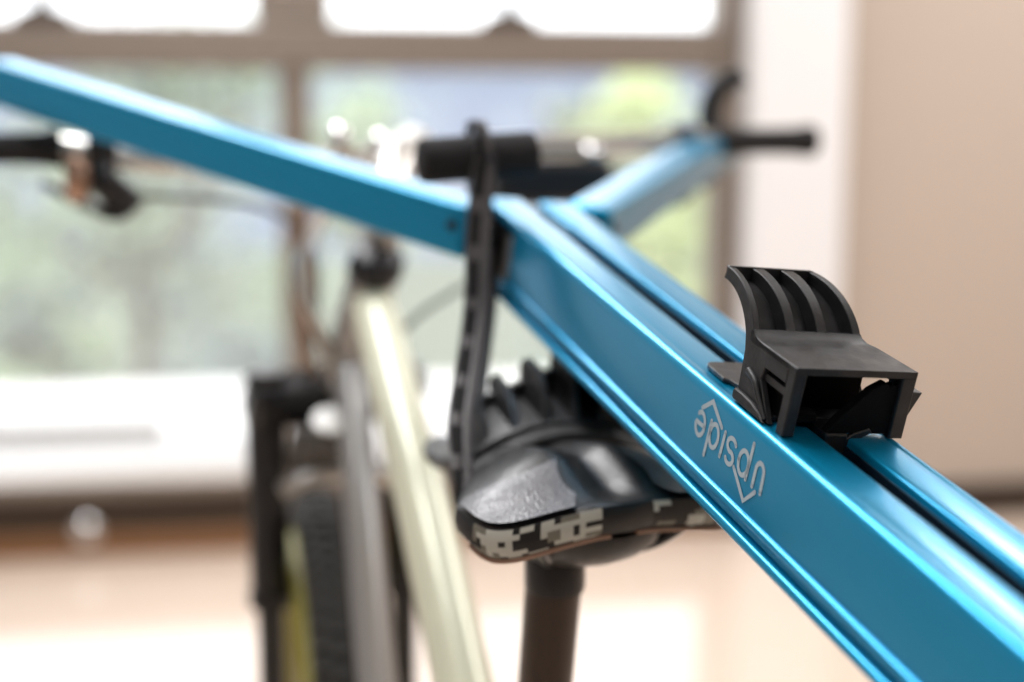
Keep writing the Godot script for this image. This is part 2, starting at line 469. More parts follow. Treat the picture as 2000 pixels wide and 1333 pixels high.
func outside() -> void:
	slab("terrace", "white flat terrace outside the window", Vector3(-6, -0.2, -1.75), Vector3(4, 0.12, -0.2), M.terrace, "terrace")
	slab("gutter", "grey strip of terrace just outside the window sill", Vector3(-6, 0.0, -0.8), Vector3(4, 0.125, -0.19), M.gutter, "terrace strip")
	var g := MB.new()
	g.tube([WALL * Vector3(-6, 0.15, -0.82), WALL * Vector3(-0.98, 0.15, -0.82)], 0.024)
	tag(part("drain_pipe", g, M.pipe, self), "thin dark pipe lying across the white terrace outside", "pipe")
	g = MB.new()
	g.box(Vector3(-300, -3.4, -320), Vector3(300, -3.2, -6))
	var o := part("ground", g, M.grass, self)
	tag(o, "green ground far below the terrace", "ground", "", "structure")
	# a wooded hill far behind the trees
	var fn := FastNoiseLite.new()
	fn.seed = 4
	fn.frequency = 0.05
	g = MB.new()
	var ridge := func(a: int, b: int) -> Vector3:
		var x := -60.0 + a * 1.5
		var t := b / 10.0
		var h := 7.1 + 0.5 * sin(x * 0.11 + 0.5) + fn.get_noise_2d(x * 2.0, t * 30.0) * 1.0
		return Vector3(x, -3.3 + h * sin(t * PI / 2), -44.0 - t * 16.0)
	for a in 80:
		for b2 in 10:
			g.quad(ridge.call(a, b2), ridge.call(a + 1, b2), ridge.call(a + 1, b2 + 1), ridge.call(a, b2 + 1), Vector3(0, 1, 1))
	tag(part("hill", g, M.hill, self), "blue-grey wooded hill far behind the trees", "hill", "", "structure")
	# trees: position of the crown's middle, its half sizes, leaf colour
	var spec := [
		[Vector3(-3.3, 0.5, -12.5), Vector3(2.2, 1.75, 1.6), Vector3(0.36, 0.43, 0.32), "pale green leafy tree left of the window's middle post"],
		[Vector3(-3.2, -1.1, -9.0), Vector3(1.0, 1.2, 0.9), Vector3(0.29, 0.35, 0.24), "bushy green tree low behind the left pane"],
		[Vector3(-1.9, -1.4, -10.0), Vector3(0.9, 1.3, 0.8), Vector3(0.18, 0.225, 0.215), "dull green tree beside the house, low in the left pane"],
		[Vector3(0.95, 0.55, -11.0), Vector3(0.95, 1.2, 0.9), Vector3(0.52, 0.58, 0.33), "yellow-green tree at the right edge of the window"],
		[Vector3(1.25, -1.3, -12.5), Vector3(1.4, 1.5, 1.0), Vector3(0.3, 0.36, 0.32), "grey-green tree low behind the right pane"],
		[Vector3(-1.35, 0.6, -13.5), Vector3(0.5, 0.9, 0.6), Vector3(0.42, 0.5, 0.36), "slim pale tree just right of the middle post"],
	]
	var rng := RandomNumberGenerator.new()
	rng.seed = 11
	for s in spec:
		var c: Vector3 = s[0]
		var base := Vector3(c.x, -3.2, c.z)
		var t := thing("tree", s[3], "tree", Transform3D(Basis.IDENTITY, base), "trees outside the window")
		var b := MB.new()
		var top := c - base
		b.tube(MB.curve([Vector3.ZERO, Vector3(0.05, top.y * 0.5, 0), top], 4), 0.14, 0.05, 9)
		for k in 5:
			var dir := Vector3(rng.randf_range(-1, 1), rng.randf_range(0.0, 0.9), rng.randf_range(-1, 1)) * (s[1] as Vector3) * 0.8
			b.tube([top * 0.75, top + dir], 0.05, 0.015, 6)
		part("trunk", b, M.bark, t)
		var lm := mat(lin(s[2].x, s[2].y, s[2].z), 0.7)
		lm.backlight_enabled = true
		lm.backlight = lin(s[2].x, s[2].y, s[2].z)
		b = MB.new()
		var dark_clumps := MB.new()
		var clumps: Array = []
		for k in 26:
			var d := Vector3(rng.randfn(), rng.randfn(), rng.randfn()).normalized() * pow(rng.randf(), 0.55)
			clumps.append([top + d * (s[1] as Vector3) * 0.85, rng.randf_range(0.22, 0.42) * s[1].x])
		for k in 3600:
			var which := rng.randi() % clumps.size()
			var cl: Array = clumps[which]
			var p: Vector3 = cl[0] + Vector3(rng.randfn(), rng.randfn() * 0.8, rng.randfn()) * cl[1] * 0.45
			var n := Vector3(rng.randfn(), rng.randfn() + 0.8, rng.randfn()).normalized()
			var a := n.cross(Vector3(rng.randfn(), rng.randfn(), rng.randfn())).normalized()
			var q := n.cross(a)
			var l := rng.randf_range(0.07, 0.13)
			(b if which % 3 else dark_clumps).quad(p - a * l, p - q * l * 0.45, p + a * l, p + q * l * 0.45, n)
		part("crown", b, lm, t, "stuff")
		var dark_leaf := mat(lin(s[2].x * 0.4, s[2].y * 0.45, s[2].z * 0.55), 0.7)  # some clumps get darker leaves
		part("crown", dark_clumps, dark_leaf, t, "stuff")

# ------------------------------------------------------------------ the bicycle
var RH := Vector3(0.94, 0, -0.342)       # across the bicycle, to its right
var DH := Vector3(-0.342, 0, -0.94)      # the way it points

func saddle_edge(a: float) -> Vector2:   # outline (x, forward) in metres, angle from straight back, -PI..PI
	var key := [[0.0, 0.0, -0.001], [0.035, -0.002, 0], [0.062, 0.0, 0], [0.077, 0.008, 0], [0.083, 0.022, 0], [0.082, 0.045, 0], [0.072, 0.075, 0], [0.055, 0.105, 0], [0.04, 0.135, 0], [0.028, 0.175, 0], [0.021, 0.22, 0], [0.017, 0.25, 0], [0.011, 0.265, 0], [0.0, 0.27, 0]]
	var t := absf(a) / PI * (key.size() - 1)
	var i := mini(int(t), key.size() - 2)
	var k0: Array = key[maxi(i - 1, 0)]
	var k3: Array = key[mini(i + 2, key.size() - 1)]
	var p := Vector2(key[i][0], key[i][1]).cubic_interpolate(Vector2(key[i + 1][0], key[i + 1][1]), Vector2(k0[0], k0[1]) if i > 0 else Vector2(-key[1][0], key[1][1]), Vector2(k3[0], k3[1]), t - i)
	return Vector2(p.x * signf(a), p.y)

func saddle_top(x: float, f: float) -> float:
	var wing := exp(-f * f / 0.012)
	var y := 0.004 + 0.02 * smoothstep(0.0, 0.06, f) - 0.012 * smoothstep(0.06, 0.15, f) - 0.024 * smoothstep(0.12, 0.25, f)
	y -= 0.011 * pow(absf(x) / 0.085, 2.4) * wing
	y -= (1.0 - wing) * 14.0 * x * x
	y -= 0.009 * exp(-x * x / 0.00016) * (1.0 - smoothstep(0.12, 0.2, f)) * smoothstep(-0.006, 0.03, f)     # the channel
	return y

func patch(fx: Callable, rows: int, cols: int, lift: float) -> MB:            # a pale sheen patch on the saddle's top: fx(s, t) -> (x, forward)
	var b := MB.new()
	for i in rows:
		for k in cols:
			var p: Array = []
			var n: Array = []
			for q in [[i, k], [i, k + 1], [i + 1, k + 1], [i + 1, k]]:
				var w: Vector2 = fx.call(float(q[0]) / rows, float(q[1]) / cols)
				var ee := 0.001
				var nx := -(saddle_top(w.x + ee, w.y) - saddle_top(w.x - ee, w.y)) / (2 * ee)
				var nz := (saddle_top(w.x, w.y + ee) - saddle_top(w.x, w.y - ee)) / (2 * ee)
				var nrm := Vector3(nx, 1, nz).normalized()
				p.append(Vector3(w.x, saddle_top(w.x, w.y), -w.y) + nrm * lift)
				n.append(nrm)
			b.quad_n(p, n)
	return b

func camo() -> ImageTexture:
	var im := Image.create(96, 6, false, Image.FORMAT_RGB8)
	im.fill(Color(0.05, 0.05, 0.045))
	var rng := RandomNumberGenerator.new()
	rng.seed = 21
	for i in 190:
		var c: Color = [Color(0.76, 0.76, 0.72), Color(0.76, 0.76, 0.72), Color(0.48, 0.47, 0.42), Color(0.05, 0.05, 0.045)][rng.randi() % 4]
		im.fill_rect(Rect2i(rng.randi_range(0, 94), rng.randi_range(0, 5), rng.randi_range(1, 5), rng.randi_range(1, 2)), c)
	return ImageTexture.create_from_image(im)

func bicycle() -> void:
	var bike := thing("bicycle", "parked bicycle with cream frame, silver handlebar and black patterned saddle", "bicycle", Transform3D(Basis.IDENTITY, Vector3(-0.06, 0, -1.1)))
	var o := bike.position
	var L := func(p: Vector3) -> Vector3: return p - o
	# --- saddle
	var sx := Transform3D(Basis(Vector3.UP, deg_to_rad(26.5)), L.call(Vector3(0.065, 0.902, -0.782)))
	var segs := 112
	var rings := 12
	var b := MB.new()
	var grid: Array = []
	for r in rings + 1:
		var row: Array = []
		for k in segs + 1:
			var e := saddle_edge(-PI + TAU * k / segs)
			var c := Vector2(0, clampf(e.y, 0.06, 0.2))
			var w := c + (e - c) * (float(r) / rings)
			row.append(Vector3(w.x, saddle_top(w.x, w.y) - 0.003 * pow(float(r) / rings, 10.0), -w.y))
		grid.append(row)
	var norm := func(r: int, k: int) -> Vector3:
		var w: Vector3 = grid[r][k]
		var ee := 0.0015
		var n0 := Vector3(-(saddle_top(w.x + ee, -w.z) - saddle_top(w.x - ee, -w.z)) / (2 * ee), 1, (saddle_top(w.x, -w.z + ee) - saddle_top(w.x, -w.z - ee)) / (2 * ee)).normalized()
		if r == rings:
			var e0 := saddle_edge(-PI + TAU * k / segs)
			var out := Vector3(e0.x, 0, -(e0.y - clampf(e0.y, 0.06, 0.2))).normalized()
			n0 = (n0 + out * 0.8).normalized()
		return n0
	for r in rings:
		for k in segs:
			b.quad_n([grid[r][k], grid[r][k + 1], grid[r + 1][k + 1], grid[r + 1][k]], [norm.call(r, k), norm.call(r, k + 1), norm.call(r + 1, k + 1), norm.call(r + 1, k)])
	var saddle := part("saddle", b, M.seat_black, bike)
	saddle.transform = sx
	# the skirt hangs from the edge; its rear corners carry a printed pattern of blocks
	var cam_m := mat(Color.WHITE, 0.55)
	cam_m.albedo_texture = camo()
	cam_m.texture_filter = BaseMaterial3D.TEXTURE_FILTER_NEAREST
	var skirts := {"skirt": MB.new(), "rear_skirt": MB.new()}
	var lastpat := [MB.new(), MB.new()]
	var prof := [[0.0, 0.0], [0.001, -0.0015], [0.0016, -0.009], [0.0005, -0.017], [-0.004, -0.023]]
	var arc := 0.0
	for k in segs:
		var a0 := -PI + TAU * k / segs
		var a1 := -PI + TAU * (k + 1) / segs
		var e0 := saddle_edge(a0)
		var e1 := saddle_edge(a1)
		var len := (e1 - e0).length()
		var out0 := (e0 - Vector2(0, clampf(e0.y, 0.06, 0.2))).normalized()
		var out1 := (e1 - Vector2(0, clampf(e1.y, 0.06, 0.2))).normalized()
		var y0: float = grid[rings][k].y
		var y1: float = grid[rings][k + 1].y
		var deep := 0.78 - 0.36 * smoothstep(0.06, 0.14, (e0.y + e1.y) / 2)
		for j in prof.size() - 1:
			var pts: Array = []
			var nrm: Array = []
			var uvs: Array = []
			for q in [[0, j], [1, j], [1, j + 1], [0, j + 1]]:
				var e := e1 if q[0] else e0
				var ot := out1 if q[0] else out0
				var w: Vector2 = e + ot * prof[q[1]][0]
				pts.append(Vector3(w.x, (y1 if q[0] else y0) + prof[q[1]][1] * deep, -w.y))
				nrm.append(Vector3(ot.x, [0.5, 0.25, 0.0, -0.3, -0.5][q[1]], -ot.y).normalized())
				uvs.append(Vector2((arc + len * q[0]) / 0.38, -prof[q[1]][1] / 0.024))
			var mid := (a0 + a1) / 2
			var patterned := absf(mid) > 0.03 * PI and absf(mid) < 0.33 * PI and e0.y < 0.05
			if patterned:
				(lastpat[0 if mid < 0 else 1] as MB).quad_n(pts, nrm, uvs)
			else:
				(skirts["rear_skirt" if absf(mid) < 0.03 * PI else "skirt"] as MB).quad_n(pts, nrm)
		arc += len
	part("skirt", skirts.skirt, M.seat_black, saddle)
	part("rear_skirt", skirts.rear_skirt, M.seat_black, saddle)
	for q in 2:
		part("pattern_panel", lastpat[q], cam_m, saddle)
	for s in [-1, 1]:
		var pipe: Array = []
		for k in 30:
			var a: float = s * lerpf(0.02, 0.36, k / 29.0) * PI
			var e := saddle_edge(a)
			var ot := (e - Vector2(0, clampf(e.y, 0.06, 0.2))).normalized()
			var w := e + ot * -0.0035
			pipe.append(Vector3(w.x, saddle_top(e.x, e.y) - 0.003 - 0.0184, -w.y))
		b = MB.new()
		b.tube(pipe, 0.0016, -1, 8)
		part("piping", b, M.piping, saddle)
		var f := func(r: float, c: float) -> Vector2:
			var a: float = s * lerpf(0.075, 0.4, c) * PI
			var e := saddle_edge(a)
			var mid := Vector2(0, clampf(e.y, 0.06, 0.2))
			var w := mid + (e - mid) * lerpf(0.3 + 0.64 * pow(absf(c - 0.45) / 0.55, 1.7), 0.992, r)
			return Vector2(s * maxf(absf(w.x), 0.011 + 0.01 * (1.0 - r)), w.y)
		var pm := part("wing_sheen", patch(f, 16, 20, 0.001), M.seat_sheen, saddle)  # pale patch standing for the grazing sheen on black leather
		pm.set_meta("label", "grey patch painted as leather sheen on the %s wing of the saddle" % ["left", "right"][int(s > 0)])
	# under the saddle: rails, shell and clamp
	b = MB.new()
	for i in 12:
		for k in 16:
			var pts: Array = []
			var nrm: Array = []
			for q in [[i, k], [i, k + 1], [i + 1, k + 1], [i + 1, k]]:
				var a: float = PI / 2 * q[0] / 12.0
				var c: float = TAU * q[1] / 16.0
				pts.append(Vector3(cos(c) * sin(a) * 0.056, -0.02 - cos(a) * 0.029, -0.062 + sin(c) * sin(a) * 0.06))
				nrm.append(Vector3(cos(c) * sin(a), -cos(a) * 1.8, sin(c) * sin(a)).normalized())
			b.quad_n(pts, nrm)
	part("under_shell", b, M.seat_black, saddle)
	for s in [-1, 1]:
		b = MB.new()
		b.tube(MB.curve([Vector3(s * 0.05, -0.02, -0.012), Vector3(s * 0.035, -0.036, -0.03), Vector3(s * 0.023, -0.045, -0.06), Vector3(s * 0.022, -0.045, -0.13), Vector3(s * 0.012, -0.02, -0.24)], 6), 0.0036, -1, 8)
		part("saddle_rail", b, M.black_metal, saddle)
	# --- frame tubes (world places)
	var tubes := [
		["seat_post", [Vector3(0.027, 0.86, -0.834), Vector3(0.012, 0.62, -0.888)], 0.0175, 0.0175, M.brown_metal],
		["seat_tube", [Vector3(0.0125, 0.63, -0.886), Vector3(-0.05, 0.27, -0.98)], 0.018, 0.018, M.cream],
		["top_tube", [Vector3(-0.135, 0.952, -1.35), Vector3(-0.072, 0.8, -1.13), Vector3(0.0, 0.585, -0.9)], 0.021, 0.024, M.cream],
		["down_tube", [Vector3(-0.16, 0.885, -1.38), Vector3(-0.104, 0.55, -1.12), Vector3(-0.06, 0.27, -0.98)], 0.017, 0.0175, M.grey_paint],
		["head_tube", [Vector3(-0.13, 0.975, -1.34), Vector3(-0.172, 0.845, -1.405)], 0.024, 0.025, M.grey_paint],
	]
	for t in tubes:
		b = MB.new()
		var pts: Array = []
		for p in t[1]:
			pts.append(L.call(p))
		b.tube(MB.curve(pts, 6) if pts.size() > 2 else pts, t[2], t[3], 20)
		part(t[0], b, t[4], bike)
	b = MB.new()
	b.lathe([Vector2(0.0, 0.02), Vector2(0.0165, 0.02), Vector2(0.0185, 0.01), Vector2(0.0188, -0.012), Vector2(0.0182, -0.016)], Transform3D(Basis.IDENTITY, L.call(Vector3(0.0262, 0.85, -0.836))))
	part("saddle_clamp", b, M.black_metal, bike)
	var steer := (Vector3(-0.13, 0.975, -1.34) - Vector3(-0.172, 0.845, -1.405)).normalized()
	var sb := Basis(RH, steer, RH.cross(steer))
	b = MB.new()
	b.lathe([Vector2(0, 0.022), Vector2(0.019, 0.022), Vector2(0.026, 0.014), Vector2(0.027, 0.0), Vector2(0.025, -0.006)], Transform3D(sb, L.call(Vector3(-0.13, 0.976, -1.34))))
	part("headset", b, M.black_metal, bike)
	b = MB.new()
	b.tube([L.call(Vector3(-0.126, 1.0, -1.35)), L.call(Vector3(-0.118, 1.045, -1.35))], 0.0185)
	b.tube(MB.curve([L.call(Vector3(-0.118, 1.04, -1.333)), L.call(Vector3(-0.112, 1.07, -1.37)), L.call(Vector3(-0.1, 1.09, -1.455))], 5), 0.019, 0.021)
	part("stem", b, M.silver, bike)
	# --- handlebar, grips and levers
	var hl := Vector3(-0.421, 1.09, -1.342)
	var hr := Vector3(0.218, 1.092, -1.565)
	var hd := (hr - hl).normalized()
	b = MB.new()
	b.tube([L.call(hl - hd * 0.12), L.call(hl), L.call(hl.lerp(hr, 0.12) + Vector3(0, -0.012, 0)), L.call(hl.lerp(hr, 0.3) + Vector3(0, -0.016, 0)), L.call(hl.lerp(hr, 0.5) + Vector3(0, -0.014, 0)), L.call(hl.lerp(hr, 0.62) + Vector3(0, -0.003, 0)), L.call(hr), L.call(hr + hd * 0.12)], 0.0125)
	part("handlebar", b, M.silver, bike)
	for s in [-1, 1]:
		var c := hl if s < 0 else hr
		var ax: Vector3 = hd * float(s)
		var gb := Basis(ax.cross(Vector3.UP).normalized(), ax, ax.cross(Vector3.UP).normalized().cross(ax))
		b = MB.new()
		b.lathe([Vector2(0.0, -0.001), Vector2(0.0175, 0.0), Vector2(0.0185, 0.006), Vector2(0.0155, 0.02), Vector2(0.0145, 0.06), Vector2(0.015, 0.1), Vector2(0.0175, 0.118), Vector2(0.0165, 0.126), Vector2(0.0, 0.127)], Transform3D(gb, L.call(c)), 20)
		part("grip", b, M.foam, bike)
		b = MB.new()
		var lc: Vector3 = c - ax * 0.035
		b.lathe([Vector2(0.0, -0.014), Vector2(0.017, -0.014), Vector2(0.02, -0.01), Vector2(0.02, 0.01), Vector2(0.017, 0.014), Vector2(0.0, 0.014)], Transform3D(gb, L.call(lc)))
		b.tube(MB.curve([L.call(lc + Vector3(0, -0.012, 0)), L.call(lc + Vector3(0, -0.03, 0) - DH * 0.01), L.call(lc + Vector3(0, -0.05, 0) - ax * 0.02)], 4), 0.014, 0.017)
		var lever := part("brake_lever", b, M.black_metal, bike)
		b = MB.new()
		b.tube(MB.curve([L.call(lc + Vector3(0, -0.05, 0) - ax * 0.03), L.call(lc + Vector3(0, -0.062, 0) - ax * 0.005 - DH * 0.01), L.call(lc + Vector3(0, -0.034, 0) + ax * 0.05 + DH * 0.05)], 5), 0.008, 0.005)
		part("blade", b, M.black_metal, lever)
		b = MB.new()
		b.lathe([Vector2(0.0, -0.012), Vector2(0.019, -0.011), Vector2(0.024, -0.004), Vector2(0.024, 0.004), Vector2(0.019, 0.011), Vector2(0.0, 0.012)], Transform3D(gb, L.call(c - ax * 0.012 + Vector3(0, -0.027, 0))))
		part("bell" if s < 0 else "shifter_ring", b, M.copper if s < 0 else M.black_metal, bike)
	b = MB.new()
	b.box(Vector3(-0.055, -0.024, -0.02), Vector3(0.075, 0.024, 0.02), 0.008, Transform3D(Basis(hd, Vector3.UP, hd.cross(Vector3.UP)), L.call(Vector3(0.03, 1.052, -1.475))))
	part("handlebar_lamp", b, M.black_metal, bike)
	for p in [Vector3(-0.172, 1.1, -1.427), Vector3(-0.132, 1.093, -1.44), Vector3(0.083, 1.08, -1.5)]:
		b = MB.new()
		b.ball(L.call(p), Vector3(0.012, 0.012, 0.012))
		part("clamp_bolt", b, M.chrome, bike)
	var cables := [
		[[Vector3(-0.16, 1.085, -1.42), Vector3(-0.2, 1.03, -1.37), Vector3(-0.214, 0.955, -1.39), Vector3(-0.2, 0.88, -1.4), Vector3(-0.175, 0.8, -1.37)], M.cable_brown, 0.0042],
		[[Vector3(-0.36, 1.045, -1.36), Vector3(-0.25, 1.03, -1.42), Vector3(-0.2, 0.98, -1.43), Vector3(-0.205, 0.88, -1.43)], M.cable_black, 0.003],
		[[Vector3(0.12, 1.06, -1.53), Vector3(0.0, 0.98, -1.43), Vector3(-0.09, 0.93, -1.36), Vector3(-0.13, 0.88, -1.35)], M.cable_black, 0.003],
		[[Vector3(-0.15, 1.07, -1.42), Vector3(-0.205, 0.98, -1.36), Vector3(-0.18, 0.9, -1.36), Vector3(-0.16, 0.83, -1.36)], M.silver, 0.006],
	]
	for q in cables:
		b = MB.new()
		var pts: Array = []
		for p in q[0]:
			pts.append(L.call(p))
		b.tube(MB.curve(pts, 8), q[2], -1, 8)
		part("cable", b, q[1], bike)
	# --- fork and front wheel
	var fd := Vector3(-0.012, -1.0, -0.05).normalized()
	var wd := Vector3(-sin(deg_to_rad(12.5)), 0, -cos(deg_to_rad(12.5)))
	var wr := Vector3(-wd.z, 0, wd.x)
	var crown := Vector3(-0.178, 0.842, -1.407)
	var fork: MeshInstance3D
	b = MB.new()
	b.box(Vector3(-0.09, -0.026, -0.026), Vector3(0.09, 0.024, 0.026), 0.01, Transform3D(sb, L.call(crown)))
	fork = part("fork", b, M.black_metal, bike)
	for s in [-1, 1]:
		b = MB.new()
		var top: Vector3 = crown + RH * (0.07 * s)
		b.tube([L.call(top - fd * 0.03), L.call(top + fd * 0.2)], 0.0205, 0.0205)
		b.tube([L.call(top + fd * 0.2), L.call(top + fd * 0.215)], 0.023, 0.023)
		b.tube([L.call(top + fd * 0.215), L.call(top + fd * 0.52)], 0.0145, 0.0145)
		part("leg", b, M.black_metal, fork)
	b = MB.new()
	b.tube(MB.curve([L.call(crown + RH * -0.06 + fd * 0.09 - DH * 0.03), L.call(crown + RH * -0.03 + fd * 0.075 - DH * 0.035), L.call(crown + RH * 0.03 + fd * 0.075 - DH * 0.035), L.call(crown + RH * 0.06 + fd * 0.09 - DH * 0.03)], 5), 0.011)
	part("arch", b, M.silver, fork)
	b = MB.new()
	b.lathe([Vector2(0, 0.004), Vector2(0.012, 0.0035), Vector2(0.0165, 0.002), Vector2(0.017, 0.0)], Transform3D(Basis(RH, (Vector3.UP * 1.5 - DH).normalized(), RH.cross((Vector3.UP * 1.5 - DH).normalized())), L.call(Vector3(-0.174, 0.832, -1.33))))
	b.tube([L.call(Vector3(-0.174, 0.832, -1.341)), L.call(Vector3(-0.178, 0.835, -1.4))], 0.005)
	part("glint_disc", b, M.glint_disc, fork)  # white disc added for the round blurred glint of a chrome bolt
	b = MB.new()
	b.box(Vector3(-0.036, -0.03, -0.015), Vector3(0.036, 0.028, 0.015), 0.012, Transform3D(sb, L.call(Vector3(-0.186, 0.796, -1.375))))
	part("brake_caliper", b, M.brake, fork)
	var hub := crown + fd * 0.5 + wd * 0.03 - wr * 0.016
	hub.y = 0.36
	var wx := Transform3D(Basis(wd, Vector3.UP, -wr), L.call(hub))
	var wheel := Node3D.new()
	wheel.name = "front_wheel"
	bike.add_child(wheel, true)
	wheel.transform = wx
	var ring := func(rad: float, prof2: PackedVector2Array, m: Material, called: String) -> void:
		var bb := MB.new()
		var sec: Array = []
		for k in 65:
			var a := TAU * k / 64.0
			var dir := Vector3(cos(a), sin(a), 0)
			sec.append([Transform3D(Basis(dir, Vector3(0, 0, 1), Vector3(-sin(a), cos(a), 0) * -1.0), dir * rad), 1.0])
		bb.sweep(prof2, sec, false)
		part(called, bb, m, wheel)
	ring.call(0.335, MB.round_rect(0.046, 0.05, 0.02, 4), M.tyre, "tyre")
	ring.call(0.297, MB.round_rect(0.036, 0.064, 0.008, 3), M.yellow, "rim")
	b = MB.new()
	for k in 96:
		var a := TAU * k / 96.0
		var dir := Vector3(cos(a), sin(a), 0)
		var tan := Vector3(-sin(a), cos(a), 0)
		for z in [-0.016, 0.0, 0.016]:
			b.box(Vector3(-0.004, -0.006, -0.006), Vector3(0.004, 0.006, 0.006), 0.0, Transform3D(Basis(dir, tan, Vector3(0, 0, 1)), dir * (0.36 - absf(z) * 0.3) + Vector3(0, 0, z) + tan * (0.011 if z == 0.0 else 0.0)))
	part("tread", b, M.tyre, wheel, "stuff")
	b = MB.new()
	b.tube([Vector3(0, 0, -0.05), Vector3(0, 0, 0.05)], 0.018)
	part("hub", b, M.silver, wheel)
	for k in 32:
		var a := TAU * k / 32.0
		var z := 0.025 if k % 2 else -0.025
		b = MB.new()
		b.tube([Vector3(cos(a + 0.5) * 0.018, sin(a + 0.5) * 0.018, z), Vector3(cos(a) * 0.285, sin(a) * 0.285, z * 0.2)], 0.001, -1, 5)
		part("spoke", b, M.silver, wheel)

# ------------------------------------------------------------------ the rack
var RACK := Transform3D(Basis(Vector3(0.936822, -0.091659, -0.337583), Vector3(0.15242, 0.97559, 0.158089), Vector3(0.314852, -0.199556, 0.927925)).orthonormalized(), Vector3(0.111447, 0.975113, -0.706027))

func outline(pts: Array, flip := false) -> PackedVector2Array:      # millimetres (u, n) -> metres
	var p := PackedVector2Array()
	for q in pts:
		p.append(Vector2(75.0 - q[0] if flip else q[0], q[1]) * U)
	return MB.ccw(p)

func along(d: float) -> Transform3D:                               # a frame whose z runs towards the near end, at d
	return Transform3D(Basis.IDENTITY, Vector3(0, 0, -d * U))

func stroke(b: MB, pts: Array, w: float) -> void:                  # a flat print stroke on the beam's side: points (d, n) in millimetres
	var n := Vector3.LEFT
	var k := pts.size()
	var left: Array = []
	var right: Array = []
	for i in k:
		var t: Vector2 = ((pts[mini(i + 1, k - 1)] as Vector2) - pts[maxi(i - 1, 0)]).normalized()
		var s := Vector2(-t.y, t.x) * w / 2
		if i > 0 and i < k - 1:
			var e0: Vector2 = ((pts[i] as Vector2) - pts[i - 1]).normalized()
			s /= maxf(0.5, absf(Vector2(-e0.y, e0.x).dot(Vector2(-t.y, t.x))))
		left.append((pts[i] as Vector2) + s)
		right.append((pts[i] as Vector2) - s)
	var P := func(q: Vector2) -> Vector3: return rk(-0.16, q.x, q.y)
	for i in k - 1:
		b.quad(P.call(left[i]), P.call(left[i + 1]), P.call(right[i + 1]), P.call(right[i]), n)
	for e in [0, k - 1]:
		var c: Vector2 = pts[e]
		var a0 := ((left[e] as Vector2) - c).angle()
		for j in 12:
			b.flat(P.call(c), P.call(c + Vector2.from_angle(a0 + TAU * j / 12) * w / 2), P.call(c + Vector2.from_angle(a0 + TAU * (j + 1) / 12) * w / 2), n)

func arc(c: Vector2, r: Vector2, a0: float, a1: float, n := 20) -> Array:
	var out: Array = []
	for i in n + 1:
		var a := deg_to_rad(lerpf(a0, a1, float(i) / n))
		out.append(c + Vector2(cos(a), sin(a)) * r)
	return out

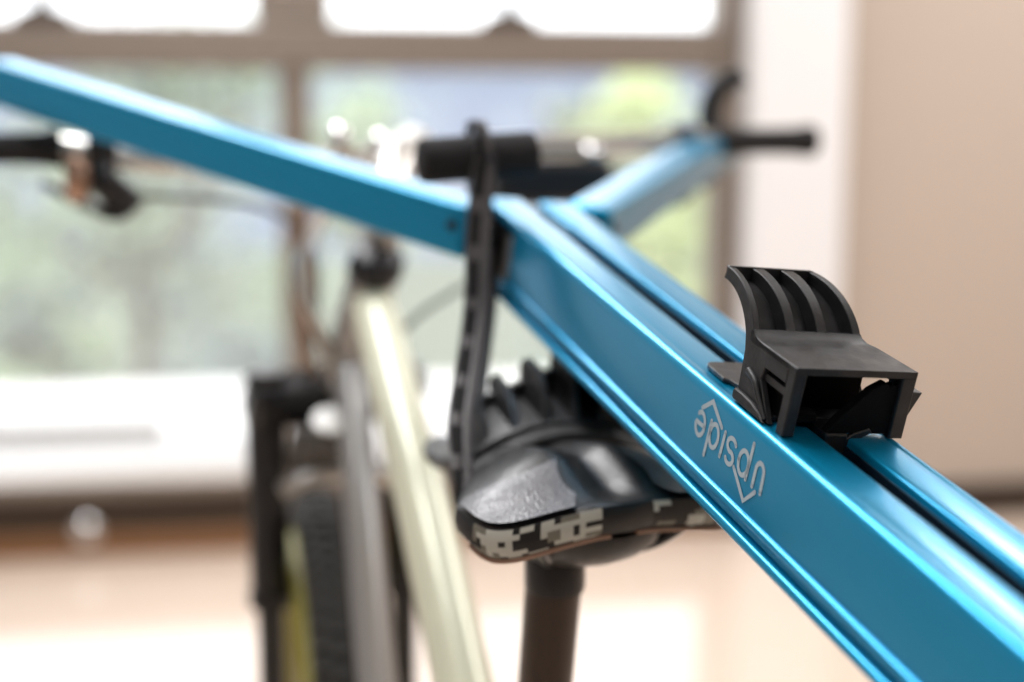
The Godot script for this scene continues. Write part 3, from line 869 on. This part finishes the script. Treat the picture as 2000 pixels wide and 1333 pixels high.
func rack() -> void:
	var r := thing("bike_rack", "blue aluminium bicycle rack with twin-rail beam and two spread arms", "bike rack", RACK)
	var side := [[29, -60], [30, -59], [30, -1.6], [29.6, -0.7], [28.6, -0.25], [26, -0.05], [20, 0.2], [14, 0.2], [9.5, 0.0], [8.0, -0.3], [7.4, -0.1]]
	for i in 9:                     # rounded outer edge
		var a := deg_to_rad(lerpf(92, 180, i / 8.0))
		side.append([6.2 + cos(a) * 6.2, -5.9 + sin(a) * 6.1])
	for i in 9:                     # upper bead
		var a := deg_to_rad(lerpf(84, 270, i / 8.0))
		side.append([0.2 + minf(0.0, cos(a)) * 2.9, -45.7 + sin(a) * 2.3])
	side += [[2.0, -48.4], [2.2, -49.2], [2.2, -52.4], [1.8, -53.2]]
	for i in 9:                     # lower bead
		var a := deg_to_rad(lerpf(84, 262, i / 8.0))
		side.append([-0.2 + minf(0.4, cos(a)) * 3.5, -56.8 + sin(a) * 3.2])
	for f in [false, true]:
		var b := MB.new()
		b.push(outline(side, f), along(345), 0.0, 0.805, 0.0)
		b.push(outline([[0.1, -7], [30, -7], [30, -1.6], [28.6, -0.25], [20, 0.2], [9.5, 0.0], [8.0, -0.3], [6.0, 0.1], [3.4, -0.5], [1.6, -1.8], [0.4, -4.0]], f), along(420), 0.0, 0.0748, 0.0008)
		b.push(outline([[-0.4, -59.9], [29, -59.9], [29, -50], [2.2, -50], [2.0, -53.2], [-0.2, -53.7], [-2.2, -54.6], [-3.5, -56.2], [-3.6, -57.6], [-2.4, -59.3]], f), along(405), 0.0, 0.0598, 0.0008)
		part("rail", b, M.blue, r)
	var b := MB.new()
	b.push(outline([[29.5, -58], [45.5, -58], [45.5, -54], [29.5, -54]]), along(344), 0.0, 0.8, 0.0)
	part("rail_web", b, M.blue, r)
	for u in [[30.02, 31.0], [44.0, 44.98]]:  # dark strips added on both inner walls, painting the slot's shade
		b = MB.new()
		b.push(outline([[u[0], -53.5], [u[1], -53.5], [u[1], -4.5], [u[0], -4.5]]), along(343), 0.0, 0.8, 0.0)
		part("slot_shade_strip", b, M.rail_slot_shade, r)
	b = MB.new()
	b.push(outline([[2, -47], [73, -47], [73, -7], [2, -7]]), along(418), 0.0, 0.072, 0.002)
	b.push(outline([[-14, -44], [10, -44], [10, -10], [-14, -10]]), along(428), 0.0, 0.05, 0.002)
	b.push(outline([[65, -44], [89, -44], [89, -10], [65, -10]]), along(440), 0.0, 0.05, 0.002)
	part("hinge_block", b, M.plastic, r)
	b = MB.new()
	b.box(Vector3(0.0005, -0.047, -0.3585), Vector3(0.003, -0.014, -0.3475), 0.0006)
	part("hinge_plate", b, M.grey_paint, r)
	# the two arms, folded out to either side
	for s in [-1, 1]:
		var a := deg_to_rad(38.0)
		var dir := Vector3(sin(a) * s, 0, -cos(a))
		var start := rk(-12, 389, -20) if s < 0 else rk(87, 417, -20)
		b = MB.new()
		var prof := MB.round_rect(0.036, 0.04, 0.004, 5)
		b.push(prof, Transform3D(Basis(dir.cross(Vector3.UP).normalized(), Vector3.UP, -dir), start), -0.556, 0.0, 0.003)
		var arm := part("arm", b, M.blue, r)
		b = MB.new()
		b.lathe([Vector2(0, 0.0028), Vector2(0.0035, 0.0028), Vector2(0.0045, 0.0)], Transform3D(Basis(dir, dir.cross(Vector3.UP).normalized() * -1.0 if s < 0 else dir.cross(Vector3.UP).normalized(), Vector3.UP), start + dir * 0.012 + (dir.cross(Vector3.UP).normalized() * (-0.018 if s < 0 else 0.018)) + Vector3(0, 0.004, 0)), 12)
		part("hole_disc", b, M.black_metal, arm)  # black disc standing for the dark of a hole in the arm
	# the lettering on the beam's side, printed upside down
	var T := MB.new()
	var w := 2.5
	var word := [
		[Vector2(-42.8, 28.6), Vector2(-42.5, 20.0)] + arc(Vector2(-38.5, 19.4), Vector2(3.9, 4.6), 180, 360).slice(1) + [Vector2(-34.4, 28.6)],
		[Vector2(-28.2, 8.8), Vector2(-27.2, 28.2)],
		arc(Vector2(-22.3, 21.7), Vector2(4.9, 6.3), 0, 360, 32),
		arc(Vector2(-8.0, 25.2), Vector2(4.0, 3.3), 25, 255, 16) + arc(Vector2(-8.2, 18.5), Vector2(4.4, 3.6), 80, -155, 16),
		[Vector2(0.4, 15.0), Vector2(1.4, 28.6)],
		arc(Vector2(11.0, 21.6), Vector2(4.6, 6.3), 0, 360, 32),
		[Vector2(16.2, 15.4), Vector2(17.4, 35.0)],
		[Vector2(22.7, 21.6), Vector2(32.0, 21.6)] + arc(Vector2(27.3, 21.6), Vector2(4.9, 6.3), 0, 310, 30).slice(1),
		[Vector2(28.3, 12.9), Vector2(18.7, 5.6), Vector2(4.9, 14.3)],
		[Vector2(-14.3, 27.6), Vector2(-29.5, 39.0), Vector2(-38.1, 30.2)],
	]
	for q in word:
		stroke(T, q.map(func(p): return Vector2(p.x, -p.y)), w)
	part("lettering", T, M.print, r)

# ------------------------------------------------------------------ the clamp that rides on the beam
func right_u(d: float) -> float:
	if d < -12.0:
		return 75.0
	if d < 5.0:
		return lerpf(75.0, 69.0, smoothstep(-12.0, 5.0, d))
	return lerpf(69.0, 57.0, clampf((d - 5.0) / 40.0, 0.0, 1.0))

func plate(b: MB, pts: Array, ul: Callable, ur: Callable, bevel := 0.4) -> void:   # an outline (d, n) with thickness from ul(d, n) to ur(d, n)
	var p := PackedVector2Array()
	for q in pts:
		p.append(Vector2(q[0], q[1]))
	p = MB.ccw(p)
	var small := MB.inset(p, bevel)
	var en := MB.edge_normals(p)
	var k := p.size()
	var at := func(row: int, i: int) -> Vector3:
		var q: Vector2 = small[i] if row == 0 or row == 3 else p[i]
		var l: float = ul.call(q.x, q.y)
		var h: float = ur.call(q.x, q.y)
		return rk([l, l + bevel, h - bevel, h][row], q.x, q.y)
	for row in 3:
		for i in k:
			var j := (i + 1) % k
			var t: float = [-1.0, 0.0, 1.0][row]
			var na := Vector3(t, en[i][0].y, -en[i][0].x).normalized()
			var nb := Vector3(t, en[i][1].y, -en[i][1].x).normalized()
			b.quad_n([at.call(row, i), at.call(row, j), at.call(row + 1, j), at.call(row + 1, i)], [na, nb, nb, na])
	var ix := Geometry2D.triangulate_polygon(small)
	for i in range(0, ix.size(), 3):
		b.flat(at.call(0, ix[i]), at.call(0, ix[i + 1]), at.call(0, ix[i + 2]), Vector3.LEFT)
		b.flat(at.call(3, ix[i]), at.call(3, ix[i + 1]), at.call(3, ix[i + 2]), Vector3.RIGHT)

func cross(b: MB, pts: Array, d0: float, d1: float, bevel := 0.5) -> void:         # an outline (u, n) from d0 to d1
	var p := PackedVector2Array()
	for q in pts:
		p.append(Vector2(q[0], q[1]) * U)
	b.push(p, along(maxf(d0, d1)), 0.0, absf(d1 - d0) * U, bevel * U)

func clamp_on_rail() -> void:
	var t := thing("rail_clamp", "black plastic clamp with curved ribbed hook sitting on the blue beam", "clamp", RACK)
	var K := func(x: float) -> Callable: return func(_d: float, _n: float) -> float: return x
	var front: Array = []      # the hook's outer curve, from the body up to its tip
	for i in 15:
		var a := deg_to_rad(lerpf(151, 88, i / 14.0))
		front.append([42 + cos(a) * 43, 18 + sin(a) * 43])
	var back: Array = []       # its inner scoop, from the tip down
	for i in 13:
		var a := deg_to_rad(lerpf(88, 152, i / 12.0))
		back.append([44 + cos(a) * 36, 18 + sin(a) * 36])
	var foot := [[9.6, 27], [8.7, 13], [8.2, 1.2]]
	# body: top, posts and back
	var b := MB.new()
	var top := MB.new()
	plate(top, [[-41, 32.6], [-41, 36.2], [-6, 36.2], [-1, 36.6], [2.5, 38], [4.3, 39.6], [7.5, 39.0], [7.0, 33]], K.call(6.0), func(d, _n): return right_u(d), 0.5)
	part("top_plate", top, M.plastic, t)
	cross(b, [[6, 0.6], [12.6, 0.6], [12.6, 33], [6, 33]], -34, -41, 0.6)
	part("front_post", b, M.plastic, t)
	b = MB.new()
	cross(b, [[67, 0.6], [75, 0.6], [75, 33], [67, 33]], -34, -41, 0.6)
	part("front_post", b, M.plastic, t)
	# left cheek and hook side
	b = MB.new()
	var cheek: Array = [[-34, 36], [-34, 25.5], [-13, 25.5], [-11, 19], [-26, 1.0], [-20, 0.8]]
	var edge: Array = foot.duplicate()
	edge.reverse()
	cheek += edge
	var bk := back.duplicate()
	bk.reverse()
	cheek += bk
	var fr := front.duplicate()
	fr.reverse()
	cheek += fr
	cheek += [[2.0, 37.2], [-2, 36]]
	plate(b, cheek, K.call(6.0), K.call(9.6), 0.5)
	part("left_cheek", b, M.plastic, t)
	# right cheek
	b = MB.new()
	plate(b, [[-34, 33], [-34, 29.5], [-1.5, 29.5], [-1, 18], [-9, 1.0]] + edge + [[12, 33], [7, 36], [-2, 36]], func(d, _n): return right_u(d) - 3.4, func(d, _n): return right_u(d), 0.5)
	part("right_cheek", b, M.plastic, t)
	# back shell following the scoop
	b = MB.new()
	var shell: Array = back.duplicate() + foot
	var inner: Array = []
	for q in [[6.6, 1.2], [7.1, 13], [8.4, 27.6]]:
		inner.append(q)
	for i in 13:
		var a := deg_to_rad(lerpf(152, 88, i / 12.0))
		inner.append([44 + cos(a) * 36.4, 18 + sin(a) * 36.4])
	plate(b, shell + inner, K.call(9.4), func(d, n): return right_u(d) - 1.0 if n < 34 else right_u(d) - 0.6, 0.2)
	part("back_shell", b, M.plastic, t)
	# the ribs across the hook and the lip that joins their tips
	var sets := [[[9.6, 11.2], [8.0, 10.0]], [[25.0, 30.2], [19.4, 26.0]], [[43.0, 48.4], [36.2, 43.4]], [[64.4, 69.0], [53.4, 57.0]]]
	for q in sets.slice(1):
		b = MB.new()
		var lo: Array = q[0]
		var hi: Array = q[1]
		var f := func(k: int) -> Callable: return func(d: float, _n: float) -> float: return lerpf(lo[k], hi[k], clampf((d - 5.0) / 38.0, 0.0, 1.0))
		var inn := inner.slice(3)
		inn.reverse()
		plate(b, [[1.0, 36.9]] + front + inn + [[8.0, 33.5]], f.call(0), f.call(1), 0.35)
		part("rib", b, M.plastic, t)
	b = MB.new()
	plate(b, [[41.5, 54.6], [44.2, 54.3], [44.8, 61.0], [41.5, 61.4]], K.call(6.2), K.call(56.8), 0.4)
	part("lip", b, M.plastic, t)
	# webs behind the pockets
	# left side: the sunk bar, the flared foot and its worn edge
	b = MB.new()
	cross(b, [[8, 18.6], [11.5, 18.6], [11.5, 22.4], [8, 22.4]], -11, -36, 0.5)
	part("side_bar", b, M.plastic, t)
	b = MB.new()
	plate(b, [[-25, 0.9], [7, 0.9], [8.6, 2.0], [8.8, 5.5], [7.4, 7.0], [0, 7.0], [-10, 6.4], [-20, 4.2]], K.call(3.6), K.call(6.4), 0.7)
	part("side_foot", b, M.plastic, t)
	b = MB.new()
	b.tube(MB.curve([rk(5.8, 1, 19), rk(5.2, -8, 16.5), rk(5.0, -14, 11), rk(5.2, -24, 2.5)], 5), 0.0021, 0.0012, 10)
	part("worn_edge", b, M.plastic, t)
	b = MB.new()
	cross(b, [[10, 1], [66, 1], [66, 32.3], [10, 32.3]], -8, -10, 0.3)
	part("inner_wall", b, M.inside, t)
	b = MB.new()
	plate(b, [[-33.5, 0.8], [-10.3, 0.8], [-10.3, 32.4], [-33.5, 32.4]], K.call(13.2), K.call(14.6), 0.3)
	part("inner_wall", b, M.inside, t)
	# right side: the flared wing
	b = MB.new()
	cross(b, [[74, 24.8], [82.6, 24.2], [75.6, 8], [74, 8]], -20, -38, 0.5)
	cross(b, [[74, 30], [76.2, 29.6], [77.8, 25.4], [74, 24.4]], -18, -32, 0.4)
	part("side_wing", b, M.plastic, t)
	# base plate with its tab, the slot nut and the jaw inside
	b = MB.new()
	var base := PackedVector2Array()
	for q in [[10, 31], [10.6, 51], [12, 54], [15, 55.5], [62, 55.5], [66, 50], [70, 8], [72, -22], [9, -22], [7.6, 0], [8.6, 10], [12, 16], [14, 22], [12.5, 29]]:
		base.append(Vector2(q[0], q[1]) * U)
	b.push(base, Transform3D(Basis(Vector3.RIGHT, Vector3.FORWARD, Vector3.UP), Vector3(0, 0.0008, 0)), 0.0, 0.0026, 0.0005)
	part("base_plate", b, M.plastic, t)
	b = MB.new()
	cross(b, [[31.5, -24], [44, -24], [44, 2], [31.5, 2]], 42, -40, 0.8)
	part("slot_nut", b, M.plastic, t)
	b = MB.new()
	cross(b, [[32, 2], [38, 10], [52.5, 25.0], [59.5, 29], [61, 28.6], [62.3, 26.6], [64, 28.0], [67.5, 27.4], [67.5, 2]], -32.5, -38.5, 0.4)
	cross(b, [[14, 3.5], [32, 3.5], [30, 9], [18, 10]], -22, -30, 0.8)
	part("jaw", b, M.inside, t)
	b = MB.new()
	cross(b, [[30.5, -16], [46, -4], [58, 3], [56, 5], [48, 2.5], [31, -9]], -36, -39.5, 0.5)
	part("jaw_fin", b, M.plastic, t)

# ------------------------------------------------------------------ the cradle under the beam that holds the saddle
func cradle() -> void:
	var t := thing("saddle_cradle", "black ribbed plastic cradle between the beam and the saddle", "cradle", RACK)
	var b := MB.new()
	# an arch over the saddle
	var pts: Array = []
	for i in 13:
		var a := deg_to_rad(lerpf(146, 14, i / 12.0))
		pts.append([8 + cos(a) * 78, -152 + sin(a) * 58])
	for i in 13:
		var a := deg_to_rad(lerpf(14, 146, i / 12.0))
		pts.append([8 + cos(a) * 66, -156 + sin(a) * 44])
	cross(b, pts, 250, 182, 1.5)
	part("arch", b, M.rubber, t)
	b = MB.new()
	var ledge: Array = []
	for i in 13:
		var a := deg_to_rad(lerpf(146, 14, i / 12.0))
		ledge.append([8 + cos(a) * 84, -150 + sin(a) * 58])
	for i in 13:
		var a := deg_to_rad(lerpf(14, 146, i / 12.0))
		ledge.append([8 + cos(a) * 78, -152 + sin(a) * 58])
	cross(b, ledge, 256, 196, 1.0)
	part("ledge", b, M.plastic, t)
	for i in 6:
		b = MB.new()
		var u := -52.0 + i * 20.0
		var low := -150.0 + 58.0 * sqrt(maxf(0.05, 1.0 - pow((u - 8.0) / 84.0, 2.0)))
		var f := func(k: float) -> Callable: return func(_d: float, n: float) -> float: return u + k + (n - low) * 0.12
		var h := -60.5 if i > 2 else -71.0
		if i == 0:
			h = -92.0
		elif i == 1:
			h = -84.0
		plate(b, [[196, low - 4], [250, low - 4], [262, h - 6], [256, h], [232, h], [214, (low + h) / 2]], f.call(-2.6), f.call(2.6), 0.6)
		part("rib", b, M.plastic, t)
	b = MB.new()
	cross(b, [[-48, -112], [76, -112], [76, -64], [30, -66], [2, -76], [-22, -88], [-44, -98]], 250, 245, 0.6)
	part("web", b, M.plastic, t)
	b = MB.new()
	cross(b, [[26, -98], [50, -98], [50, -60.3], [26, -60.3]], 262, 204, 1.0)
	part("mount_block", b, M.plastic, t)

# ------------------------------------------------------------------ rubber straps
func straps() -> void:
	var ax := Vector3(0.94, 0.055, -0.335).normalized()
	var c := Vector3(-0.025, 1.09, -1.048)
	var t := thing("rubber_strap", "black perforated rubber strap hanging from its roller at the beam's end", "strap", Transform3D(Basis.IDENTITY, c))
	var upv := (Vector3.UP - ax * ax.dot(Vector3.UP)).normalized()
	var b := MB.new()
	b.lathe([Vector2(0, -0.0445), Vector2(0.0135, -0.0445), Vector2(0.0162, -0.0425), Vector2(0.0166, -0.04), Vector2(0.0166, 0.04), Vector2(0.0162, 0.0425), Vector2(0.0135, 0.0445), Vector2(0, 0.0445)], Transform3D(Basis(upv.cross(ax) * -1.0, ax, upv).orthonormalized(), Vector3.ZERO), 40)
	part("roller", b, M.foam, t)
	var back := ax.cross(upv).normalized()          # away from or towards the camera
	if back.z > 0:
		back = -back
	var path: Array = []
	for p in [Vector3(-0.03, 0.883, -0.848), Vector3(-0.0305, 0.9, -0.868), Vector3(-0.0325, 0.925, -0.9), Vector3(-0.0285, 0.955, -0.945), Vector3(-0.0245, 0.99, -0.985), Vector3(-0.0235, 1.04, -1.013)]:
		path.append(p - c)
	for i in 9:
		var a := deg_to_rad(lerpf(200, -20, i / 8.0))
		path.append(upv * sin(a) * (0.0195 + 0.006 * maxf(0.0, sin(a))) - back * -cos(a) * 0.0195 + ax * lerpf(-0.001, 0.003, i / 8.0))
	for p in [Vector3(-0.02, 1.04, -1.07), Vector3(-0.0185, 0.99, -1.04), Vector3(-0.0245, 0.94, -0.985), Vector3(-0.028, 0.9, -0.9)]:
		path.append(p - c)
	var cv := MB.curve(path, 12)
	var fr := MB.frames(cv, ax)
	# a solid band and a narrow edge band, with bars between them that leave a row of slots
	b = MB.new()
	var n := fr.size()
	for k in 2:
		var sec: Array = []
		for i in n:
			var f: Transform3D = fr[i]
			var q := float(i) / n
			var s: float = (1.0 - 0.5 * (1.0 - smoothstep(0.0, 0.12, q))) * (1.0 - 0.35 * (smoothstep(0.3, 0.42, q) - smoothstep(0.62, 0.72, q)))
			sec.append([f.translated_local(Vector3([-0.0084, 0.0042][k] * s, 0, 0)), s])
		b.sweep(MB.round_rect([0.002, 0.0076][k], 0.0044, 0.0011, 2), sec)
	var acc := 0.012
	for i in range(6, int(n * 0.36)):
		acc += (cv[i] as Vector3).distance_to(cv[i - 1])
		if acc > 0.034:
			acc = 0.0
			var f: Transform3D = fr[i]
			b.box(Vector3(-0.0078, -0.002, -0.0065), Vector3(0.0008, 0.002, 0.0065), 0.0008, f)
			b.lathe([Vector2(0, 0.0042), Vector2(0.0024, 0.0036), Vector2(0.0034, 0.0015)], f.translated_local(Vector3(-0.0036, 0, 0)), 10)
	var band := part("band", b, M.strap, t)
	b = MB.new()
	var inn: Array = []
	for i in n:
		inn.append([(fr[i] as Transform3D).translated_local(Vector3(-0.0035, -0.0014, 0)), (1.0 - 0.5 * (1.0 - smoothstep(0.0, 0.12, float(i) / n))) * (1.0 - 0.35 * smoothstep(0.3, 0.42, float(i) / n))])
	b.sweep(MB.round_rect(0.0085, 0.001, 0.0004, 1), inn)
	part("strap_slot_shade", b, M.slot_black, band)  # black sheet added behind the slots to paint their shade
	# the strap at the end of the right arm
	var e := RACK * (rk(87, 417, 0) + Vector3(sin(deg_to_rad(38.0)), 0, -cos(deg_to_rad(38.0))) * 0.53)
	t = thing("rubber_strap", "black rubber hook standing up at the right arm's end", "strap", Transform3D(Basis.IDENTITY, e))
	b = MB.new()
	b.sweep(MB.round_rect(0.022, 0.024, 0.006, 3), MB.frames(MB.curve([Vector3(-0.006, -0.01, 0.0), Vector3(-0.014, 0.014, 0), Vector3(-0.01, 0.036, 0), Vector3(0.004, 0.054, 0), Vector3(0.015, 0.056, 0), Vector3(0.018, 0.048, 0)], 6)).map(func(f): return [f, 1.0]))
	part("band", b, M.rubber, t)
